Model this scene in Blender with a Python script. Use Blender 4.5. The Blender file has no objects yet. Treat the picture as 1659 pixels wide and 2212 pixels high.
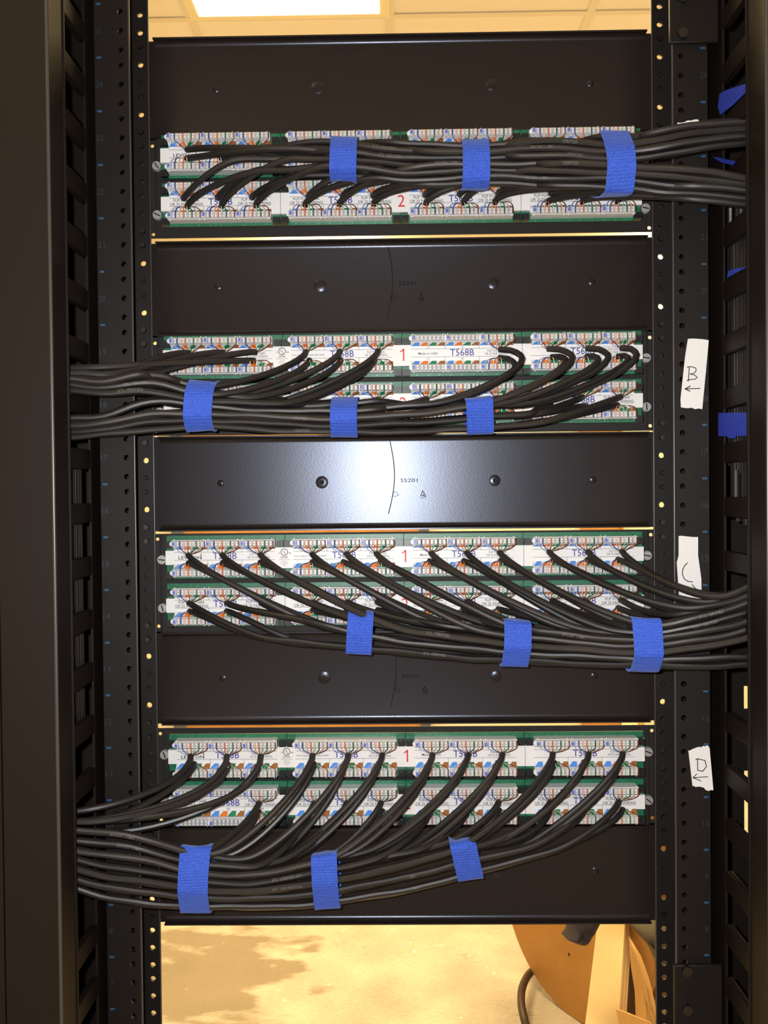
import bpy, math, random
from mathutils import Vector, Matrix
random.seed(7)
C = bpy.context.scene.collection
sin, cos, pi = math.sin, math.cos, math.pi

# ------------------------------------------------------------------ camera
Z0 = 1.771                                   # height of the first open mounting hole above the floor
CAM = Vector((-0.0061, -0.8486, Z0 - 0.3908))
YAW, PITCH, ROLL, F = 0.01342, -0.01592, 0.00961, 2023.5
R = Matrix.Rotation(YAW, 3, 'Z') @ Matrix.Rotation(PITCH, 3, 'X') @ Matrix.Rotation(ROLL, 3, 'Y')
camd = bpy.data.cameras.new('camera'); cam = bpy.data.objects.new('camera', camd); C.objects.link(cam)
camd.sensor_fit = 'VERTICAL'; camd.sensor_height = 36.0; camd.lens = F / 2212 * 36
camd.clip_start = 0.02
M4 = Matrix.Identity(4)
for i in range(3):
    M4[i][0] = R[i][0]; M4[i][1] = R[i][2]; M4[i][2] = -R[i][1]; M4[i][3] = CAM[i]
cam.matrix_world = M4
bpy.context.scene.camera = cam
vs = bpy.context.scene.view_settings
vs.view_transform = 'Standard'; vs.look = 'None'; vs.gamma = 1; vs.exposure = 0.0; vs.use_curve_mapping = False

# ------------------------------------------------------------------ world and lights
w = bpy.data.worlds.new('world'); bpy.context.scene.world = w; w.use_nodes = True
w.node_tree.nodes['Background'].inputs[0].default_value = (1.0, 0.72, 0.42, 1)
w.node_tree.nodes['Background'].inputs[1].default_value = 0.004
WARM = (1.0, 0.74, 0.36)

def lamp(name, kind, loc, energy, color, **kw):
    l = bpy.data.lights.new(name, kind); l.energy = energy; l.color = color
    for k, v in kw.items(): setattr(l, k, v)
    o = bpy.data.objects.new(name, l); C.objects.link(o); o.location = loc; return o
FLASH = 26.0
lamp('camera_flash', 'POINT', CAM + Vector((-0.026, 0.0, 0.016)), FLASH, (0.97, 0.98, 1.0), shadow_soft_size=0.006)
CEIL = CAM.z + 1.45
LAMPS = [(-0.36, 1.66, 48), (-2.1, 1.66, 40), (1.45, 1.66, 50), (-0.36, 3.4, 42), (1.45, 3.4, 42), (-0.95, -1.2, 7)]
for x, y, e in LAMPS:
    lamp('fluorescent_tubes', 'AREA', (x, y, CEIL - 0.04), e, WARM, shape='RECTANGLE', size=0.5, size_y=1.1)

# ------------------------------------------------------------------ helpers
def at(px, py, Y):
    d = R @ Vector(((px - 829.5) / F, 1.0, -(py - 1106) / F))
    return CAM + d * ((Y - CAM.y) / d.y)
def atX(px, py, X):
    d = R @ Vector(((px - 829.5) / F, 1.0, -(py - 1106) / F))
    return CAM + d * ((X - CAM.x) / d.x)
def atZ(px, py, Z):
    d = R @ Vector(((px - 829.5) / F, 1.0, -(py - 1106) / F))
    return CAM + d * ((Z - CAM.z) / d.z)
def zd(mm): return Z0 - mm / 1000.0

_tc = {}
def text2d(s, bold=0.0):
    k = (s, bold)
    if k in _tc: return _tc[k]
    cu = bpy.data.curves.new('t', 'FONT'); cu.body = s; cu.size = 1; cu.offset = bold; cu.resolution_u = 2
    cu.align_x = 'LEFT'
    o = bpy.data.objects.new('t', cu); C.objects.link(o)
    dg = bpy.context.evaluated_depsgraph_get(); me = o.evaluated_get(dg).to_mesh()
    vs_ = [(v.co.x, v.co.y) for v in me.vertices]; fs = [tuple(p.vertices) for p in me.polygons]
    o.evaluated_get(dg).to_mesh_clear(); bpy.data.objects.remove(o); bpy.data.curves.remove(cu)
    x0 = min(v[0] for v in vs_); x1 = max(v[0] for v in vs_); y0 = min(v[1] for v in vs_); y1 = max(v[1] for v in vs_)
    r = ([((x - x0) / (x1 - x0) - .5, (y - y0) / (y1 - y0) - .5) for x, y in vs_], fs, (x1 - x0) / (y1 - y0))
    _tc[k] = r; return r

class MB:
    def __init__(s): s.v = []; s.f = []; s.m = []
    def add(s, vs_, fs, m=0):
        b = len(s.v); s.v += [tuple(v) for v in vs_]
        for f in fs: s.f.append(tuple(b + i for i in f)); s.m.append(m)
    def box(s, x0, x1, y0, y1, z0, z1, m=0):
        if x0 > x1: x0, x1 = x1, x0
        if y0 > y1: y0, y1 = y1, y0
        if z0 > z1: z0, z1 = z1, z0
        s.add([(x0,y0,z0),(x1,y0,z0),(x1,y1,z0),(x0,y1,z0),(x0,y0,z1),(x1,y0,z1),(x1,y1,z1),(x0,y1,z1)],
              [(0,3,2,1),(4,5,6,7),(0,1,5,4),(1,2,6,5),(2,3,7,6),(3,0,4,7)], m)
    def poly(s, pts, m=0): s.add(pts, [tuple(range(len(pts)))], m)
    def prism(s, pts, off, m=0):                       # pts polygon, off = extrusion vector
        n = len(pts); off = Vector(off); a = [Vector(p) for p in pts]; b = [p + off for p in a]
        s.add(a + b, [tuple(range(n - 1, -1, -1)), tuple(range(n, 2 * n))] + [(i, (i + 1) % n, n + (i + 1) % n, n + i) for i in range(n)], m)
    def tube(s, pts, r, n=8, m=0, caps=True, rs=None):
        k = len(pts); P = [Vector(p) for p in pts]; vs_ = []; up = None
        for i in range(k):
            t = (P[min(i + 1, k - 1)] - P[max(i - 1, 0)])
            if t.length < 1e-9: t = Vector((1, 0, 0))
            t.normalize()
            if up is None:
                up = Vector((0, -1, 0)) if abs(t.y) < .9 else Vector((0, 0, 1))
            a = (up - t * up.dot(t)); a.normalize(); up = a; b = t.cross(a)
            rr = rs[i] if rs else r
            for j in range(n):
                an = 2 * pi * j / n; vs_.append(P[i] + (a * cos(an) + b * sin(an)) * rr)
        fs = [(i * n + j, i * n + (j + 1) % n, (i + 1) * n + (j + 1) % n, (i + 1) * n + j) for i in range(k - 1) for j in range(n)]
        if caps: fs += [tuple(range(n - 1, -1, -1)), tuple((k - 1) * n + j for j in range(n))]
        s.add(vs_, fs, m)
    def cyl(s, a, b, r, n=16, m=0, r2=None): s.tube([a, b], r, n, m, True, [r, r if r2 is None else r2])
    def holestrip(s, x0, x1, xc, r, zs, za, zb, ya, yb, m=0, n=16, h=None):
        h = h or r + .0012
        s.box(x0, xc - h, ya, yb, za, zb, m); s.box(xc + h, x1, ya, yb, za, zb, m)
        z = za
        for q in sorted(zs):
            if q - h < z - 1e-6 or q + h > zb: continue
            s.box(xc - h, xc + h, ya, yb, z, q - h, m)
            vs_ = []
            for i in range(n):
                a = 2 * pi * i / n; c_, s_ = cos(a), sin(a); k = h / max(abs(c_), abs(s_))
                for y in (ya, yb):
                    vs_.append((xc + r * c_, y, q + r * s_)); vs_.append((xc + k * c_, y, q + k * s_))
            fs = []
            for i in range(n):
                a = 4 * i; b = 4 * ((i + 1) % n)
                fs += [(a, a + 1, b + 1, b), (a + 2, b + 2, b + 3, a + 3), (a, b, b + 2, a + 2)]
            s.add(vs_, fs, m); z = q + h
        s.box(xc - h, xc + h, ya, yb, z, zb, m)
    def text(s, st, x, y, z, hgt, wid=None, m=0, bold=0.0, fn=None):   # centred on (x, z) in the plane Y=y, readable from -Y
        vs_, fs, asp = text2d(st, bold)
        if wid is None: wid = hgt * asp
        P = [(x + u * wid, y, z + v * hgt) for u, v in vs_]
        if fn: P = [fn(u * wid, v * hgt) for u, v in vs_]
        s.add(P, fs, m)
    def ring(s, x, y, z, r0, r1, m=0, n=24):
        vs_ = []
        for i in range(n):
            a = 2 * pi * i / n
            vs_ += [(x + r0 * cos(a), y, z + r0 * sin(a)), (x + r1 * cos(a), y, z + r1 * sin(a))]
        s.add(vs_, [(2 * i, 2 * i + 1, 2 * ((i + 1) % n) + 1, 2 * ((i + 1) % n)) for i in range(n)], m)
    def stroke(s, pts, wd, fn, m=0):                   # pts in 2d, fn(u,v)->world
        for (a, b) in zip(pts[:-1], pts[1:]):
            dx, dy = b[0] - a[0], b[1] - a[1]; l = math.hypot(dx, dy) or 1; ex, ey = dx / l * wd * .4, dy / l * wd * .4
            nx, ny = -dy / l * wd / 2, dx / l * wd / 2
            s.poly([fn(a[0]-ex+nx, a[1]-ey+ny), fn(a[0]-ex-nx, a[1]-ey-ny), fn(b[0]+ex-nx, b[1]+ey-ny), fn(b[0]+ex+nx, b[1]+ey+ny)], m)
    def mesh(s, name, mats, smooth=True):
        me = bpy.data.meshes.new(name); me.from_pydata(s.v, [], s.f)
        for mm in (mats if isinstance(mats, (list, tuple)) else [mats]): me.materials.append(mm)
        me.polygons.foreach_set('material_index', s.m)
        me.update()
        if smooth:
            me.polygons.foreach_set('use_smooth', [True] * len(s.f)); me.set_sharp_from_angle(angle=math.radians(38))
        return me
    def build(s, name, mats, parent=None, bevel=0, smooth=True):
        return ob(name, s.mesh(name, mats, smooth), parent, bevel)

def ob(name, me, parent=None, bevel=0):
    o = bpy.data.objects.new(name, me); C.objects.link(o)
    if parent: o.parent = parent
    if bevel:
        b = o.modifiers.new('edge', 'BEVEL'); b.width = bevel; b.segments = 2; b.limit_method = 'ANGLE'; b.harden_normals = False
    return o
def empty(name, loc=(0, 0, 0)):
    o = bpy.data.objects.new(name, None); C.objects.link(o); o.location = loc; o.empty_display_size = .02; return o
def tag(o, label=None, cat=None, group=None, kind=None):
    if label: o['label'] = label
    if cat: o['category'] = cat
    if group: o['group'] = group
    if kind: o['kind'] = kind
    return o

# ------------------------------------------------------------------ materials
def mat(name, col, rough=.5, metal=0, bump=0, bscale=400, spec=.5, vary=0, vscale=30, col2=None, emit=0, coat=0, bdist=.0003):
    m = bpy.data.materials.new(name); m.use_nodes = True; nt = m.node_tree; b = nt.nodes['Principled BSDF']
    b.inputs['Base Color'].default_value = (*col, 1); b.inputs['Roughness'].default_value = rough
    b.inputs['Metallic'].default_value = metal; b.inputs['Specular IOR Level'].default_value = spec
    if coat: b.inputs['Coat Weight'].default_value = coat; b.inputs['Coat Roughness'].default_value = .1
    if emit: b.inputs['Emission Color'].default_value = (*col, 1); b.inputs['Emission Strength'].default_value = emit
    tc = nt.nodes.new('ShaderNodeTexCoord')
    if bump:
        n = nt.nodes.new('ShaderNodeTexNoise'); n.inputs['Scale'].default_value = bscale; n.inputs['Detail'].default_value = 3
        u = nt.nodes.new('ShaderNodeBump'); u.inputs['Strength'].default_value = bump; u.inputs['Distance'].default_value = bdist
        nt.links.new(tc.outputs['Object'], n.inputs['Vector']); nt.links.new(n.outputs['Fac'], u.inputs['Height']); nt.links.new(u.outputs['Normal'], b.inputs['Normal'])
    if vary or col2:
        n = nt.nodes.new('ShaderNodeTexNoise'); n.inputs['Scale'].default_value = vscale; n.inputs['Detail'].default_value = 4
        r = nt.nodes.new('ShaderNodeValToRGB'); c2 = col2 or tuple(c * (1 - vary) for c in col)
        r.color_ramp.elements[0].position = .38; r.color_ramp.elements[1].position = .62
        r.color_ramp.elements[0].color = (*c2, 1); r.color_ramp.elements[1].color = (*col, 1)
        nt.links.new(tc.outputs['Object'], n.inputs['Vector']); nt.links.new(n.outputs['Fac'], r.inputs['Fac']); nt.links.new(r.outputs['Color'], b.inputs['Base Color'])
    return m
m_panel = mat('black_painted_steel', (.0165, .0118, .0100), .27, bump=.5, bscale=1100, spec=.55, bdist=.00008)
m_panel.node_tree.nodes['Principled BSDF'].inputs['Specular Tint'].default_value = (.72, .80, 1, 1)
m_pframe = mat('black_panel_frame', (.015, .012, .011), .6, bump=.3, bscale=900, spec=.3, bdist=.0001)
m_rack = mat('black_rack_coating', (.0080, .0058, .0048), .52, spec=.32, bump=.3, bscale=1200, vary=.15, vscale=40, bdist=.0001)
m_edge = mat('glint_rounded_edge', (.05, .045, .042), .32, spec=.8)  # paler than the coatings: the glint along the edges is put into the colour
m_manager = mat('warm_lit_black_coating', (.0080, .0046, .0028), .55, spec=.28, bump=.2, bscale=900, bdist=.0001)  # brown cast of the warm lamp mixed into the base colour
m_cover = mat('warm_lit_cover_coating', (.0095, .0054, .0032), .55, spec=.28, bump=.2, bscale=900, bdist=.0001)  # warm lamplight tint in the base colour here too
m_dark = mat('dark_hole', (.004, .004, .004), .8)
m_plastic = mat('black_plastic', (.012, .012, .013), .35)
m_pcb = mat('green_solder_mask', (.012, .16, .075), .38, vary=.3, vscale=300)
m_paper = mat('white_label_stock', (.80, .79, .77), .42)
m_ink = mat('black_ink', (.03, .03, .035), .5)
m_blueink = mat('blue_ink', (.03, .028, .27), .5)
m_redink = mat('red_ink', (.65, .02, .02), .5)
m_block = mat('milky_white_nylon', (.70, .70, .71), .3, spec=.6)
CS = [mat('stripe_blue', (.08, .27, .75), .4), mat('stripe_orange', (.80, .20, .03), .4), mat('stripe_green', (.015, .23, .10), .4), mat('stripe_brown', (.33, .13, .04), .4)]
m_white = mat('stripe_white', (.78, .78, .78), .4)
m_mark = mat('blue_block_mark', (.08, .14, .62), .4)
CW = [mat('wire_blue', (.02, .04, .22), .35), mat('wire_orange', (.62, .12, .02), .35), mat('wire_green', (.01, .10, .03), .35), mat('wire_brown', (.14, .04, .015), .35)]
CWW = [mat('wire_white_blue', (.42, .46, .60), .35), mat('wire_white_orange', (.72, .46, .30), .35), mat('wire_white_green', (.42, .55, .40), .35), mat('wire_white_brown', (.50, .38, .30), .35)]
m_jacket = [mat('black_cable_jacket_%s' % 'abc'[i], c, r, spec=.45, bump=.15, bscale=500, vary=.25, vscale=25) for i, (c, r) in enumerate([((.020, .017, .0155), .46), ((.016, .0145, .014), .42), ((.025, .021, .018), .5)])]
m_print = mat('grey_jacket_print', (.16, .155, .15), .6)
m_screw = mat('zinc_screw', (.50, .49, .46), .35, metal=.45)
m_screwd = mat('dark_screw', (.12, .11, .10), .35, metal=1)
m_tick = mat('blue_rail_mark', (.018, .07, .15), .5)
m_tickd = mat('faint_blue_rail_number', (.014, .026, .045), .5)
m_tape = mat('white_paper_tape', (.78, .77, .75), .6, bump=.3, bscale=300)
m_bluetape = mat('blue_tape', (.03, .06, .50), .6, bump=.3, bscale=500)
m_wall = mat('cream_wall_paint', (.80, .74, .60), .8)
m_ceil = mat('white_ceiling_tile', (.90, .86, .78), .9, bump=.3, bscale=120, vary=.03, vscale=200)
m_grid = mat('white_ceiling_bar', (.80, .74, .62), .8)
m_diff = mat('lamp_diffuser', (1.0, .93, .72), .6, emit=2.6)
m_frame = mat('pale_lamp_frame', (.86, .80, .55), .5)
m_door = mat('orange_wood_door', (.50, .24, .07), .45, vary=.2, vscale=6)
m_blueframe = mat('blue_grey_door_frame', (.08, .10, .14), .5)
m_reel = mat('brown_fibreboard', (.44, .215, .05), .7, vary=.12, vscale=8)
m_ply = mat('pale_plywood', (.80, .60, .30), .6, vary=.15, vscale=5)
m_plyedge = mat('plywood_edge', (.50, .33, .16), .7)
m_hose = mat('dark_brown_rubber', (.045, .025, .018), .5)
m_cloth = mat('navy_cloth', (.030, .026, .045), .85, bump=.5, bscale=300)
m_tarp = mat('dark_grey_canvas', (.075, .062, .04), .8, bump=.4, bscale=400)
m_board = mat('tan_cardboard', (.62, .36, .12), .75, vary=.15, vscale=10)

def strap_mat():
    m = mat('blue_nylon_strap', (.045, .115, .62), .75, spec=.25); nt = m.node_tree; b = nt.nodes['Principled BSDF']
    tc = nt.nodes.new('ShaderNodeTexCoord')
    n = nt.nodes.new('ShaderNodeTexNoise'); n.inputs['Scale'].default_value = 1400; n.inputs['Detail'].default_value = 2
    wv = nt.nodes.new('ShaderNodeTexWave'); wv.bands_direction = 'Z'; wv.inputs['Scale'].default_value = 130; wv.inputs['Distortion'].default_value = .6
    mx = nt.nodes.new('ShaderNodeMath'); mx.operation = 'ADD'
    r = nt.nodes.new('ShaderNodeValToRGB'); r.color_ramp.elements[0].position = .32; r.color_ramp.elements[1].position = .68
    r.color_ramp.elements[0].color = (.022, .06, .44, 1); r.color_ramp.elements[1].color = (.06, .15, .72, 1)
    u = nt.nodes.new('ShaderNodeBump'); u.inputs['Strength'].default_value = .6; u.inputs['Distance'].default_value = .0005
    L = nt.links.new
    L(tc.outputs['Object'], n.inputs['Vector']); L(tc.outputs['Object'], wv.inputs['Vector'])
    L(n.outputs['Fac'], mx.inputs[0]); L(wv.outputs['Fac'], mx.inputs[1]); L(mx.outputs[0], u.inputs['Height'])
    L(n.outputs['Fac'], r.inputs['Fac']); L(r.outputs['Color'], b.inputs['Base Color']); L(u.outputs['Normal'], b.inputs['Normal'])
    b.inputs['Sheen Weight'].default_value = .4; b.inputs['Sheen Roughness'].default_value = .4
    b.inputs['Sheen Tint'].default_value = (.5, .6, 1, 1)
    return m
m_strap = strap_mat()

def floor_mat():
    m = bpy.data.materials.new('dusty_concrete'); m.use_nodes = True; nt = m.node_tree; b = nt.nodes['Principled BSDF']; L = nt.links.new
    b.inputs['Roughness'].default_value = .75
    tc = nt.nodes.new('ShaderNodeTexCoord')
    def noise(sc, det, sx=1, sy=1, rot=0):
        mp = nt.nodes.new('ShaderNodeMapping'); mp.inputs['Scale'].default_value = (sx, sy, 1); mp.inputs['Rotation'].default_value = (0, 0, rot)
        n = nt.nodes.new('ShaderNodeTexNoise'); n.inputs['Scale'].default_value = sc; n.inputs['Detail'].default_value = det
        L(tc.outputs['Object'], mp.inputs['Vector']); L(mp.outputs['Vector'], n.inputs['Vector']); return n.outputs['Fac']
    def ramp(x, p0, p1, c0, c1):
        r = nt.nodes.new('ShaderNodeValToRGB'); r.color_ramp.elements[0].position = p0; r.color_ramp.elements[1].position = p1
        r.color_ramp.elements[0].color = (*c0, 1); r.color_ramp.elements[1].color = (*c1, 1); L(x, r.inputs['Fac']); return r.outputs['Color']
    def mix(f, a, b_):
        x = nt.nodes.new('ShaderNodeMix'); x.data_type = 'RGBA'; L(f, x.inputs[0]); L(a, x.inputs[6]); L(b_, x.inputs[7]); return x.outputs[2]
    base = ramp(noise(5, 8), .3, .7, (.36, .32, .26), (.60, .54, .44))
    fine = ramp(noise(60, 5, 1, 3, .5), .35, .65, (.36, .32, .26), (.60, .54, .44))
    c = nt.nodes.new('ShaderNodeMix'); c.data_type = 'RGBA'; c.inputs[0].default_value = .35; L(base, c.inputs[6]); L(fine, c.inputs[7]); c = c.outputs[2]
    blob = ramp(noise(22, 2), .70, .725, (0, 0, 0), (1, 1, 1))
    wh = nt.nodes.new('ShaderNodeRGB'); wh.outputs[0].default_value = (.85, .80, .68, 1)
    c = mix(blob, c, wh.outputs[0])
    # drag marks: dark scuffs in one patch of the floor
    mp = nt.nodes.new('ShaderNodeMapping'); mp.inputs['Location'].default_value = (*MARK, 0); mp.inputs['Scale'].default_value = (2.4, 2.2, 1); mp.vector_type = 'POINT'
    g = nt.nodes.new('ShaderNodeTexGradient'); g.gradient_type = 'SPHERICAL'; L(tc.outputs['Object'], mp.inputs['Vector']); L(mp.outputs['Vector'], g.inputs['Vector'])
    n2 = noise(3.0, 4, 1.6, 3.2, .12)
    mu = nt.nodes.new('ShaderNodeMath'); mu.operation = 'MULTIPLY_ADD'; L(g.outputs['Fac'], mu.inputs[0]); mu.inputs[1].default_value = .55; L(n2, mu.inputs[2])
    f = ramp(mu.outputs[0], .66, .76, (0, 0, 0), (.75, .75, .75))
    dk = nt.nodes.new('ShaderNodeRGB'); dk.outputs[0].default_value = (.20, .155, .10, 1)
    c = mix(f, c, dk.outputs[0])
    L(c, b.inputs['Base Color'])
    u = nt.nodes.new('ShaderNodeBump'); u.inputs['Strength'].default_value = .3; u.inputs['Distance'].default_value = .002
    L(noise(80, 6), u.inputs['Height']); L(u.outputs['Normal'], b.inputs['Normal'])
    return m
mk = atZ(440, 2105, 0)
MARK = (-mk.x * 2.4, -mk.y * 2.2)
m_floor = floor_mat()

# ------------------------------------------------------------------ the room
RX, RY0, RY1 = 3.0, -2.4, 4.0
def structure(name, mb, m): return tag(mb.build(name, m, smooth=False), kind='structure')
q = MB(); q.box(-RX, RX, RY0, RY1, -.05, 0); structure('floor', q, m_floor)
q = MB(); q.box(-RX, RX, RY0, RY1, CEIL, CEIL + .05); ceil = structure('ceiling', q, m_ceil)
q = MB()
gx = [-.012 + .602 * k for k in range(-5, 6)]; gy = [1.995 + .61 * k for k in range(-7, 4)]
for x in gx: q.box(x - .012, x + .012, RY0, RY1, CEIL - .004, CEIL - .0005)
for y in gy: q.box(-RX, RX, y - .012, y + .012, CEIL - .0045, CEIL - .0008)
structure('trim_1', q, m_grid)
q = MB(); q.box(-RX, RX, RY1, RY1 + .1, 0, CEIL); structure('wall_back', q, m_wall)
q = MB(); q.box(-RX - .1, -RX, RY0, RY1 + .1, 0, CEIL); structure('wall_left', q, m_wall)
q = MB(); q.box(RX, RX + .1, RY0, RY1 + .1, 0, CEIL); structure('wall_right', q, m_wall)
q = MB(); q.box(-RX, RX, RY0 - .1, RY0, 0, CEIL); structure('wall_front', q, mat('dark_wall', (.25, .2, .15), .9))
xs = [at(p, 1150, RY1 - .02).x for p in (374, 398, 905, 926, 1255, 1338, 1343)]
q = MB(); q.box(xs[1], xs[2], RY1 - .045, RY1 - .001, .01, 2.1); structure('door_1', q, m_door)
q = MB(); q.box(xs[0], xs[1], RY1 - .06, RY1 - .001, 0, 2.15); q.box(xs[2], xs[3], RY1 - .06, RY1 - .001, 0, 2.15); q.box(xs[0], xs[3], RY1 - .06, RY1 - .001, 2.1, 2.16)
structure('trim_2', q, m_blueframe)
q = MB(); q.box(xs[4], xs[5], RY1 - .045, RY1 - .001, .01, 2.1); q.box(xs[5], xs[6], RY1 - .06, RY1 - .001, 0, 2.1); structure('door_2', q, m_door)

def ceiling_light(x, y, label):
    e = empty('ceiling_light', (x, y, CEIL)); tag(e, label, 'ceiling light', 'recessed ceiling lights')
    q = MB()
    for a, b, c_, d in ((-.3, .3, -.61, -.585), (-.3, .3, .585, .61), (-.3, -.27, -.585, .585), (.27, .3, -.585, .585)): q.box(a, b, c_, d, -.006, -.001)
    q.build('light_frame', m_frame, e)
    q = MB(); q.box(-.27, .27, -.585, .585, -.008, -.002); q.build('diffuser', m_diff, e)
LL = ['glowing ceiling light panel seen above the rack, left of centre', 'ceiling light panel far to the left behind the rack', 'ceiling light panel to the right behind the rack',
      'rear ceiling light panel straight behind the one above the rack', 'rear ceiling light panel by the back wall on the right', 'ceiling light panel on the near side of the rack']
cx = -.313
ceiling_light(cx, 1.995 - .61, LL[0])

# ------------------------------------------------------------------ things on the floor behind the rack
def reel():
    fy = atZ(1245, 2199, 0); r = .285; c = at(1236, 1960, fy.y)
    e = empty('cable_reel', (c.x, c.y, 0)); e.rotation_euler = (0, 0, math.radians(-58)); tag(e, 'large round brown cable reel standing on the floor behind the rack', 'cable reel')
    n = 64
    for k, (y, nm) in enumerate(((0, 'reel_flange'), (.24, 'reel_flange'))):
        q = MB(); q.cyl((0, y, r), (0, y + .014, r), r, n)
        q.build(nm, m_reel, e, bevel=.002)
    q = MB(); q.cyl((0, .014, r), (0, .24, r), .12, 32); q.build('reel_drum', m_reel, e)
    q = MB()
    for px, py, w_, h_ in ((1197, 1992, .010, .034), (1169, 2033, .005, .009), (1231, 2066, .005, .009)):
        a = at(px, py, c.y); ca, sa = cos(math.radians(58)), sin(math.radians(58))
        lx = (a.x - c.x) / ca; z = a.z
        q.prism([(lx + w_ / 2 * cos(t * pi / 6), -.0012, z + h_ / 2 * sin(t * pi / 6)) for t in range(12)], (0, .001, 0))
    q.build('staple_hole', m_dark, e)
reel()
a = at(1272, 2212, 1.30)
b_ = MB(); p0 = at(1306, 2212, 1.25)
e = empty('plywood_board', (0, 0, 0)); tag(e, 'upright pale plywood board standing in front of the brown cable reel', 'plywood board')
# front face and visible right edge, leaning slightly
tl, tr, te = at(1291, 1990, 1.42), at(1350, 1990, 1.42), at(1366, 1990, 1.46)
bl, br, be = at(1264, 2212, 1.25), at(1336, 2212, 1.25), at(1352, 2212, 1.29)
def ext(p, q_, z): t = (z - q_.z) / (p.z - q_.z); return q_ + (p - q_) * t
TL, TR, TE = [ext(p, q_, 1.05) for p, q_ in ((tl, bl), (tr, br), (te, be))]
BL, BR, BE = [ext(p, q_, .012) for p, q_ in ((tl, bl), (tr, br), (te, be))]
q = MB(); bk = Vector((BE - BR)) ; bk2 = Vector((TE - TR))
vsb = [BL, BR, BR + bk, BL + bk, TL, TR, TR + bk2, TL + bk2]
q.add(vsb, [(3, 2, 1, 0), (4, 5, 6, 7), (0, 1, 5, 4), (2, 3, 7, 6), (3, 0, 4, 7)], 0)
for k in range(5):                                       # the veneer layers of the edge
    f0, f1 = k / 5, (k + 1) / 5
    q.add([BR + bk * f0, BR + bk * f1, TR + bk2 * f1, TR + bk2 * f0], [(0, 1, 2, 3)], 1 if k % 2 else 2)
q.build('board', [m_ply, m_plyedge, mat('plywood_edge_light', (.62, .45, .24), .7)], e)
# hose
pts = [atZ(1190, 2050, .012) + Vector((.03, .05, 0))]
for px, py, h in ((1162, 2085, .03), (1140, 2108, .05), (1128, 2135, .06), (1126, 2165, .06), (1131, 2195, .05), (1140, 2225, .03), (1160, 2260, .018)): pts.append(atZ(px, py, h))
def smooth_path(P, n=6):
    o = []
    for i in range(len(P) - 1):
        p0_, p1, p2, p3 = P[max(i - 1, 0)], P[i], P[i + 1], P[min(i + 2, len(P) - 1)]
        for k in range(n):
            t = k / n; o.append(.5 * ((2 * p1) + (p2 - p0_) * t + (2 * p0_ - 5 * p1 + 4 * p2 - p3) * t * t + (3 * p1 - p0_ - 3 * p2 + p3) * t ** 3))
    o.append(P[-1]); return o
q = MB(); q.tube(smooth_path([p + Vector((0, 0, .0)) for p in pts]), .0105, 12)
tag(q.build('hose', m_hose), 'thick dark brown hose curling on the floor beside the cable reel', 'hose')
# navy cloth hanging over the board
def cloth(name, outline, depth, m, label, cat, th=.02, push=.03, seed=0):
    rnd = random.Random(seed); n = len(outline)
    P = [at(x, y, depth) for x, y in outline]; c_ = sum(P, Vector()) / n
    q = MB(); rings = []
    for s_, d in ((1, 0), (.8, push * .6), (.5, push), (.2, push * 1.05)):
        rings.append([c_ + (p - c_) * s_ + Vector((0, -d + rnd.uniform(-.25, .25) * push * (s_ < 1), 0)) for p in P])
    v_ = [p for r_ in rings for p in r_] + [c_ + Vector((0, -push, 0))]
    f_ = [(k * n + i, k * n + (i + 1) % n, (k + 1) * n + (i + 1) % n, (k + 1) * n + i) for k in range(3) for i in range(n)] + [(3 * n + i, 3 * n + (i + 1) % n, 4 * n) for i in range(n)]
    b0 = len(v_); v_ += [p + Vector((0, th, 0)) for p in P]
    f_ += [(i, b0 + i, b0 + (i + 1) % n, (i + 1) % n) for i in range(n)] + [tuple(b0 + i for i in range(n))]
    q.add(v_, f_); o = q.build(name, m); sd = o.modifiers.new('soft', 'SUBSURF'); sd.levels = 2; sd.render_levels = 2
    return tag(o, label, cat)
cloth('cloth_bag', [(1236, 1950), (1300, 1940), (1312, 1960), (1300, 1990), (1288, 2005), (1278, 2022), (1272, 2034), (1258, 2040), (1240, 2038), (1228, 2031), (1216, 2026), (1224, 2014), (1230, 1990), (1232, 1970)], 1.28, m_cloth,
      'crumpled navy cloth hanging against the brown cable reel', 'cloth', push=.045, seed=3)
cloth('canvas_tarp', [(1358, 1994), (1380, 1984), (1430, 1970), (1470, 1975), (1470, 2110), (1436, 2120), (1420, 2085), (1404, 2050), (1385, 2020), (1366, 2008)], 1.18, m_tarp,
      'dark grey canvas sheet folded beside the plywood board', 'tarp', push=.05, seed=5)
cloth('paper_sack', [(1362, 2030), (1374, 2048), (1390, 2075), (1402, 2110), (1412, 2150), (1422, 2212), (1432, 2300), (1372, 2300), (1378, 2212), (1376, 2150), (1368, 2100)], 1.26, m_board,
      'tan paper sack standing under the dark canvas sheet', 'paper sack', push=.05, seed=6)
cloth('dark_crate', [(1352, 2040), (1366, 2050), (1378, 2110), (1385, 2210), (1390, 2300), (1340, 2300), (1348, 2200)], 1.40, mat('dark_brown_card', (.06, .03, .012), .8),
      'dark brown crate in the shade between plywood board and tan sack', 'crate', th=.2, push=.01, seed=8)
cb = [at(1330, 2180, 1.02), at(1362, 2192, 1.05), at(1405, 2210, 1.1), at(1440, 2240, 1.12), at(1350, 2262, 1.0)]
q = MB(); q.prism(cb, (0, .006, 0)); tag(q.build('cardboard_flap', m_board), 'pointed flap of tan cardboard at the foot of the plywood board', 'cardboard')

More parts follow.
